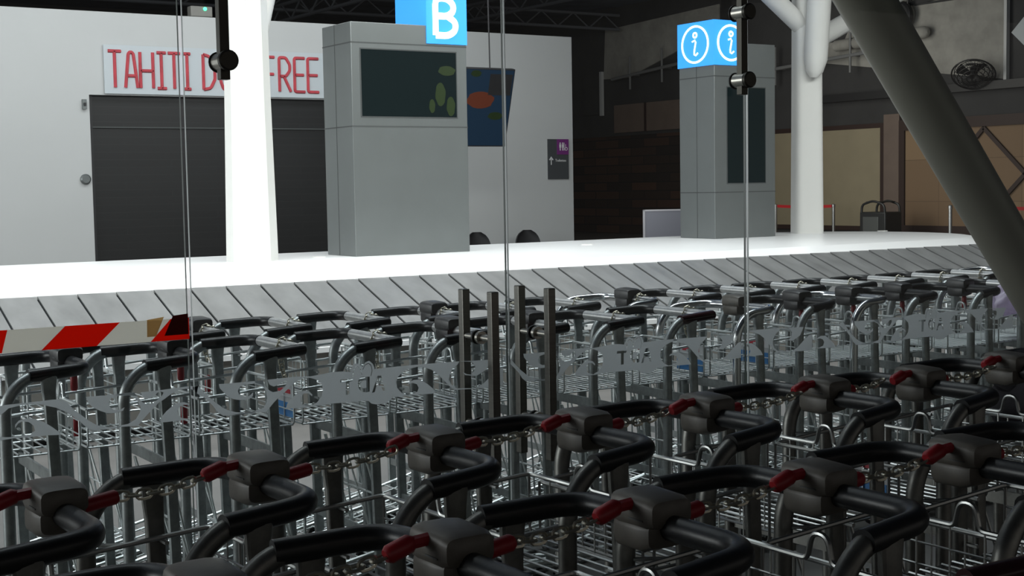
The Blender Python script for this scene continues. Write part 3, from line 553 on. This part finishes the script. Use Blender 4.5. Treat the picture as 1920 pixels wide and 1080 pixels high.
# ------------------------------------------------------------------ luggage carts
# cart frame: x along its row (handle side is +x), y across, origin on the floor under the crossbar
ZB = 1.045
def handle_path(): 
    half = [(0, .0, ZB), (0, .222, ZB), (-.198, .250, ZB - .008), (-.266, .256, ZB - .078), (-.268, .256, .20)]
    return half
def rails():
    R_ = MB()
    return R_
def tube_parts(kind):
    out = []
    L = [Vector(p) for p in handle_path()]
    full = [Vector((p.x, -p.y, p.z)) for p in reversed(L[1:])] + L
    pf = fillet(full, [0, .06, .10, .075, 0, .075, .10, .06, 0], 6)
    m = MB().tube(pf, .0190, {'coat': 'zinc', 'far': 'zinc', 'bare': 'chrome', 'wine': 'zinc', 'corner': 'zinc'}[kind], 12)
    out.append(('handle_tube', m, None))
    inner = [i for i, p in enumerate(pf) if abs(p.y) < .19]
    bar = MB().tube([(0, -.19, ZB), (0, .19, ZB)], .0164, {'coat': 'grip', 'far': 'bar', 'bare': 'chrome', 'wine': 'bar', 'corner': 'wine'}[kind], 12)
    gm = 'wine' if kind in ('wine', 'corner') else 'grip'
    if kind in ('coat', 'corner'):
        seq = fillet([(-.192, -.2497, ZB - .008), (0, -.222, ZB), (0, .222, ZB), (-.192, .2497, ZB - .008)], .075, 9)
        out.append(('grip_cover', MB().tube(seq, .0215, gm, 16), None))
    elif kind in ('far', 'wine'):
        for s in (-1, 1):
            if s < 0: seq = [(-.192, s * .2497, ZB - .008), (-.004, s * .2235, ZB), (.008, s * .2215, ZB), (.016, s * .2205, ZB)]
            else: seq = fillet([(-.192, s * .2497, ZB - .008), (0, s * .222, ZB), (0, -s * .10, ZB)], .075, 9)[:-1]
            out.append(('grip_cover', MB().tube(seq, .0212, gm if s < 0 else 'grip', 16, rs=[.0212, .0212, .0200, .010] if s < 0 else None), None))
        out.append(('crossbar_sleeve', MB().tube([(0, -.215, ZB), (0, .145, ZB)], .0196, 'bar', 14), None))
    return out
def flatpost(s):
    m = MB(); pts = [(-.128, s * .248, ZB - .012), (-.130, s * .249, ZB - .06), (-.128, s * .250, ZB - .10), (-.116, s * .252, .60), (-.106, s * .252, .14)]
    rings = []
    for (x, y, z), hw in zip(pts, (.026, .022, .0195, .019, .019)):
        rings.append([Vector((x + hw * math.copysign(abs(math.cos(a)) ** .6, math.cos(a)), y + .012 * math.copysign(abs(math.sin(a)) ** .7, math.sin(a)), z)) for a in [6.2832 * (k + .5) / 12 for k in range(12)]])
    m.loft(rings, 'zinc'); return m
def basket():
    m = MB(); W = .205; x0, x1 = -.372, -.028; zf, zr = .785, .925; W_ = 'wire'
    rim = fillet([(x0, -W, zr - .02), (x1, -W, zr), (x1, -.03, zr), (x1, -.018, zr + .05), (x1, .018, zr + .05), (x1, .03, zr), (x1, W, zr), (x0, W, zr - .02), (x0, -W, zr - .02)], [0, .02, .012, .018, .018, .012, .02, .02, 0], 4)
    m.tube(rim, .0054, W_, 8)
    for k in range(10):      # floor wires bent up at the sides into the frame
        x = x0 + (x1 - x0) * (k + .5) / 10; m.tube([(x, -W + .01, zf), (x, W - .01, zf)], .0032, W_, 5)
    for y in (-W + .01, -W / 3, W / 3, W - .01): m.tube([(x0, y, zf - .005), (x1, y, zf - .005)], .0036, W_, 5)
    for x in (x0, x1):
        m.tube(fillet([(x, -W, zr - (0 if x == x1 else .02)), (x, -W, zf - .003), (x, W, zf - .003), (x, W, zr - (0 if x == x1 else .02))], .018, 4), .0036, W_, 6)
        for k in range(1, 5):
            y = -W + 2 * W * k / 5
            if abs(y) > .028: m.tube([(x, y, zf), (x, y, zr - (0 if x == x1 else .02))], .0022, W_, 5)
    for z in (.83, .875):
        m.tube([(x1, -W, z), (x1, W, z)], .0024, W_, 5)
    for s in (-1, 1):        # brackets to the posts
        for z in (.80, .905): m.tube([(-.12, s * W, z), (-.12, s * .242, z)], .005, W_, 6)
        m.tube([(-.20, s * W, zr - .01), (-.262, s * .243, zr - .01)], .004, W_, 6)
    return m
def platform():
    m = MB(); pl_ = lambda x, y: (x, y, .30 + x * .20)
    m.tube(fillet([pl_(-.02, -.205), pl_(-.74, -.145), pl_(-.74, .145), pl_(-.02, .205), pl_(-.02, -.205)], [0, .03, .03, .02, 0], 4), .007, 'wire', 6)
    for k in range(11):
        x = -.06 - k * .063; w_ = .205 - .06 * (-x - .02) / .72; m.tube([pl_(x, -w_), pl_(x, w_)], .0028, 'wire', 5)
    for y in (-.1, 0, .1): m.tube([pl_(-.02, y), pl_(-.74, y * .72)], .004, 'wire', 5)
    return m
def backstop():       # leaning zigzag rods between platform and the plate between the posts
    m = MB(); n = 5; x1, z1, x0, z0 = -.10, .66, -.03, .30
    pts = []
    for k in range(n + 1):
        y = -.19 + .38 * k / n; pts.append((x0, y, z0) if k % 2 == 0 else (x1, y, z1))
    m.tube(fillet(pts, .02, 3), .0042, 'wire', 6)
    m.tube([(-.065, -.2, .48), (-.065, .2, .48)], .004, 'wire', 6)
    for y in (-.2, .2): m.tube([(x0, y, z0), (x1, y, z1)], .0042, 'wire', 6)
    return m
def chassis():
    m = MB()
    for s in (-1, 1):
        m.tube(fillet([(-.03, s * .250, .13), (-.30, s * .238, .13), (-.82, s * .185, .13), (-.86, s * .15, .13)], .05), .015, 'zinc', 8, ry=.011)
        m.tube([(-.268, s * .256, .21), (-.268, s * .250, .14)], .0155, 'zinc', 10)
        m.tube([(-.74, s * .14, .152), (-.76, s * .18, .14)], .007, 'zinc', 6); m.tube([(-.03, s * .205, .294), (-.05, s * .245, .14)], .007, 'zinc', 6)
    m.tube([(-.86, -.15, .13), (-.86, .15, .13)], .014, 'zinc', 8)
    return m
def crossplate(z, h):
    return MB().box((-.122, -.242, z), (-.114, .242, z + h), 'zinc')
def wheel():
    m = MB().lathe([(.012, -.016), (.05, -.016), (.062, -.010), (.062, .010), (.05, .016), (.012, .016)], 'tyre', 20, (0, 0, 0), (0, 1, 0)); return m
def fork():
    m = MB().box((-.03, -.026, .0), (.03, .026, .006), 'zinc')
    for s in (-1, 1): m.box((-.02, s * .024 - .002, -.055), (.015, s * .024 + .002, .0), 'zinc')
    return m.tube([(0, -.03, -.055), (0, .03, -.055)], .005, 'zinc', 6)
def coin_body(mt):
    m = MB()
    def rbox(secs):      # rounded box lofted along y: (y, half x, z top, z bottom)
        rings = []
        for y, sx, zt, zb_ in secs:
            zc, hz = (zt + zb_) / 2, (zt - zb_) / 2
            rings.append([Vector((sx * math.copysign(abs(math.cos(a)) ** .45, math.cos(a)), y + .03, ZB + zc + hz * math.copysign(abs(math.sin(a)) ** .45, math.sin(a)))) for a in [6.2832 * (k + .5) / 20 for k in range(20)]])
        m.loft(rings, mt)
    rbox([(-.060, .030, .036, .010), (-.055, .041, .045, .001), (-.040, .045, .050, -.004), (.030, .045, .053, -.006), (.052, .042, .049, -.004), (.058, .030, .040, .006)])      # cap
    rbox([(-.050, .030, .006, -.022), (-.044, .040, .010, -.034), (-.020, .0435, .010, -.043), (.040, .0435, .010, -.043), (.050, .038, .006, -.034), (.055, .028, .004, -.024)])     # body round the bar
    m.box((-.0462, -.006, ZB + .012), (-.0445, .030, ZB + .0145), 'seam')
    return m
def key_left():   # red key pushed into the side of the lock with its sleeve hanging off it
    m = MB(); y = .03
    m.tube([(-.040, y, ZB + .036), (-.070, y, ZB + .034)], .010, 'red', 8, ry=.012)
    m.tube([(-.064, y, ZB + .036), (-.072, y, ZB + .034), (-.106, y, ZB + .023), (-.112, y, ZB + .021)], .0145, 'red', 12, rs=[.009, .0145, .0145, .010]); return m
def sleeve_right():
    m = MB(); y = .03
    return m.tube([(.036, y, ZB - .002), (.048, y, ZB - .001), (.106, y, ZB + .007), (.112, y, ZB + .008)], .014, 'red', 12, rs=[.012, .014, .014, .010])
def link(m, c, t, rotq, L=.0150, W=.0092, r=.0028):
    t = Vector(t).normalized(); u_ = Vector((0, 0, 1)) - t * t.z; u_.normalize(); v_ = t.cross(u_)
    if rotq: u_, v_ = v_, u_
    pts = []
    for k in range(12):
        a = 6.2832 * k / 12; pts.append(Vector(c) + t * (math.copysign(L - W, math.cos(a)) * (abs(math.cos(a)) > .1) + W * math.cos(a)) + u_ * W * math.sin(a))
    pts.append(pts[0]); m.tube(pts, r, 'chain', 5, caps=False)
def chain(pts_fn, n, m):
    for i in range(n):
        a = Vector(pts_fn(i / n)); b = Vector(pts_fn((i + 1) / n)); link(m, (a + b) / 2, b - a, i % 2)
def chain_between(sp):
    m = MB(); a = Vector((.108, .03, ZB + .008)); b = Vector((sp - .108, .03, ZB + .022)); n = max(4, round((b - a).length / .022))
    chain(lambda t: a.lerp(b, t) - Vector((0, 0, .035 * t * (1 - t))), n, m); return m
def chain_wrapped():
    m = MB(); y = -.09
    for k in range(9):
        a = 6.2832 * k / 8; b = 6.2832 * (k + 1) / 8; f = lambda q, kk: Vector((.026 * math.cos(q), y + .006 * kk, ZB + .026 * math.sin(q)))
        p, q = f(a, k), f(b, k + 1); link(m, (p + q) / 2, q - p, k % 2, .0135, .008, .0024)
    chain(lambda t: (-.02 + .02 * t, y + .02 * math.sin(t * 3), ZB - .028 - t * .10), 5, m); return m
def key_hang(z0=ZB - .04, y=.02, l=.055, x=.02):
    return MB().tube([(x, y, z0), (x, y, z0 - .01), (x, y, z0 - l), (x, y, z0 - l - .008)], .0125, 'red', 10, rs=[.008, .0125, .0125, .009])
def ad_card():
    m = MB().box((-.024, -.20, .800), (-.021, -.02, .915), 'adw')
    m.box((-.0208, -.195, .802), (-.0200, -.025, .852), 'adb').box((-.0208, -.17, .885), (-.0200, -.06, .900), 'adr')
    m.prism([[(-.12, .845), (-.05, .868), (-.045, .874), (-.12, .853)]], lambda a, b, d: (-.0199 + d, a, b), .0006, 'adr')
    m.box((-.0252, -.195, .802), (-.0240, -.025, .852), 'adb').box((-.0252, -.17, .885), (-.0240, -.06, .900), 'adr')
    return m
cache = {}
near = [False]   # rows on this side of the glass take the metal with shade in its colour
def part(key, name, fn, parent, loc=None):
    key = (key, near[0])
    if key not in cache:
        mb = fn()
        if near[0]: mb.mats = [{'wire': 'wire_shaded', 'zinc': 'zinc_shaded'}.get(q, q) for q in mb.mats]
        cache[key] = mb.build(name, parent); o = cache[key]
    else:
        o = cache[key].copy(); C.objects.link(o); o.parent = parent
    if loc: o.location = loc
    return o
def cart(x, y, rz, kind, unit, chn, label, group, extra=(), lean=0):
    t = thing('luggage_cart', label, 'luggage cart', (x, y, 0), rz, group)
    for i, (nm, mb, _) in enumerate(tube_parts_cached(kind)): part((kind, i), nm, lambda mb=mb: mb, t)
    for s in (-1, 1): part(('post', s), 'post', lambda: flatpost(s), t)
    part('basket', 'basket', basket, t); part('platform', 'platform', platform, t); part('stop', 'backstop', backstop, t); part('chassis', 'chassis', chassis, t)
    part('cpa', 'cross_plate', lambda: crossplate(.68, .038), t); part('cpb', 'cross_plate', lambda: crossplate(.34, .03), t)
    for (wx, wy) in ((-.12, -.242), (-.12, .242), (-.80, -.165), (-.80, .165)):
        f = part('fork', 'caster_fork', fork, t, (wx, wy, .118)); part('wheel', 'wheel', wheel, f, (0, 0, -.055))
    if unit:
        u = part(('unit', unit), 'coin_lock', lambda: coin_body(unit), t)
        if chn and 'keyleft' in chn: part('kl', 'key', key_left, u)['label'] = 'red key pushed into the lock'
        if chn and 'right' in chn: part('sr', 'chain_sleeve', sleeve_right, u)['label'] = 'red sleeve'
        if chn and 'hang' in chn: part('kh', 'key', key_hang, u)['label'] = 'red key hanging'
    if chn and 'right' in chn:
        sp = chn[-1]; part(('ch', round(sp, 3)), 'chain', lambda: chain_between(sp), t)
    if chn and 'wrap' in chn: part('cw', 'chain', chain_wrapped, t)
    if chn and 'lowkey' in chn: part('kh2', 'key', lambda: key_hang(.87, -.06, .06, .0), t)['label'] = 'red key hanging'
    if 'ad' in extra: part('ad', 'advert_card', ad_card, t)['label'] = 'small white, red and blue advert card'
    return t
tpc = {}
def tube_parts_cached(kind):
    if kind not in tpc: tpc[kind] = tube_parts(kind)
    return tpc[kind]
ORD = ['first', 'second', 'third', 'fourth', 'fifth', 'sixth', 'seventh', 'eighth', 'ninth', 'tenth', 'eleventh', 'twelfth', 'thirteenth', 'fourteenth', 'fifteenth', 'sixteenth', 'seventeenth', 'eighteenth']
r1 = [.636, 1.023, 1.438, 1.823, 2.187, 2.617, 2.954, 3.385, 3.775]
n1 = [2.468, 2.481, 2.52, 2.517, 2.516, 2.55, 2.525, 2.571, 2.585]
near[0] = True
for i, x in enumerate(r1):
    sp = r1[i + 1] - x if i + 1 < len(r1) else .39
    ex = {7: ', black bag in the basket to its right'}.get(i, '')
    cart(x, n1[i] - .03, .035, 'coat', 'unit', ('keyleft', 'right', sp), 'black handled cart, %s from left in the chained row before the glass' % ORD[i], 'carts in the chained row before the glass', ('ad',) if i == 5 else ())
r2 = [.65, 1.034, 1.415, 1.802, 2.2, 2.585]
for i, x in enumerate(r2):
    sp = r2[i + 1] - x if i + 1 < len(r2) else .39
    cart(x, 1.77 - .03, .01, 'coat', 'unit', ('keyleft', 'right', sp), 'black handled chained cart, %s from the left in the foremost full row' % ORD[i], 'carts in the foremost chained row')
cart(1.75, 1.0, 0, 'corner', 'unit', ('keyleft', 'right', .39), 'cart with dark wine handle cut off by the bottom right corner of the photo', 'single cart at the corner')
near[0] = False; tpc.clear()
r3 = [1.26, 1.633, 2.005, 2.377, 2.749, 3.125, 3.50, 3.88, 4.262, 4.636, 4.991, 5.333, 5.776, 6.15, 6.52]
k3 = ['coat', 'coat', 'far', 'far', 'far', 'far', 'far', 'wine', 'bare', 'coat', 'bare', 'coat', 'coat', 'far', 'far']
u3 = {0, 1, 4, 5, 8, 9, 10, 11, 12}
for i, x in enumerate(r3):
    un = ('unitd' if i not in (8,) else 'unit') if i in u3 else None
    ch = ('hang', 'lowkey') if i in (0, 1) else ('hang',) if i in (9, 10, 11, 12) else ('lowkey',) if un else ('wrap',) if i % 2 == 0 else ('wrap', 'lowkey')
    kd = {'coat': 'black handled', 'far': 'black gripped', 'wine': 'wine handled', 'bare': 'bare metal handled'}[k3[i]]
    cart(x, 4.69 - .03 + random.uniform(-.012, .012), random.uniform(-.012, .012), k3[i], un, ch, '%s cart, %s from the left in the row just behind the glass' % (kd, ORD[i]), 'carts in the row just behind the glass', ('ad',) if i in (2, 7, 8) else ())
for i in range(17):
    x = 3.067 + .364 * (i - 4); kd = 'bare' if i in (7, 15) else 'far'
    un = 'unitd' if i in (1, 4, 7) else None
    cart(x, 5.37 - .03 + random.uniform(-.012, .012), random.uniform(-.012, .012), kd, un, ('wrap', 'lowkey') if i % 3 == 1 else ('wrap',), '%s cart, %s from the left in the back row beside the carousel' % ('bare metal handled' if kd == 'bare' else 'black gripped', ORD[i]), 'carts in the back row by the carousel')

# bags left in the baskets
def lump(name, lb, cat, c, sx, sy, sz, m, seed, amp=.22, flat=.0):
    t = thing(name, lb, cat, (c[0], c[1], c[2] - sz)); r = random.Random(seed); ph = [(r.uniform(0, 6), r.uniform(2, 6), r.uniform(2, 5)) for _ in range(6)]
    mb = MB(); rings = []
    for i in range(1, 22):
        th_ = math.pi * i / 22; ring = []
        for k in range(36):
            a = 6.2832 * k / 36; d = 1 + amp * sum(math.sin(p + q * a) * math.sin(s_ * th_ + p) for p, q, s_ in [(p, round(q), s_) for p, q, s_ in ph]) / 3
            ring.append(Vector((sx * d * math.sin(th_) * math.cos(a), sy * d * math.sin(th_) * math.sin(a), sz + sz * math.cos(th_) * (1 + (d - 1) * .5))))
        rings.append(ring)
    mb.loft(rings, m); return t, mb
t, mb = lump('plastic_bag', 'crumpled lavender plastic bag on a cart at the right edge', 'plastic bag', (6.03, 4.53, .985), .145, .10, .085, 'bag', 3, .35); mb.build('bag_body', t, ang=60)
MB().tube([(-.03, 0, .15), (-.05, -.02, .2), (-.02, -.03, .24), (.02, -.02, .21), (.03, 0, .15)], .012, 'bag', 6, ry=.004).build('carry_loop', t)
t, mb = lump('rucksack', 'black soft rucksack with rolled collar standing in a cart basket at right', 'bag', (3.59, 2.60, .91), .14, .17, .115, 'cloth', 5, .12); mb.build('bag_body', t, ang=60)
MB().torus((0, .05, .215), .085, .030, 'cloth', (-.35, -.3, 1), 28, 10, 1.1, .9).build('collar', t)
MB().tube(fillet([(-.09, -.12, .2), (-.02, -.06, .29), (.05, .0, .27)], .04), .012, 'cloth2', 8, ry=.03).build('strap', t)
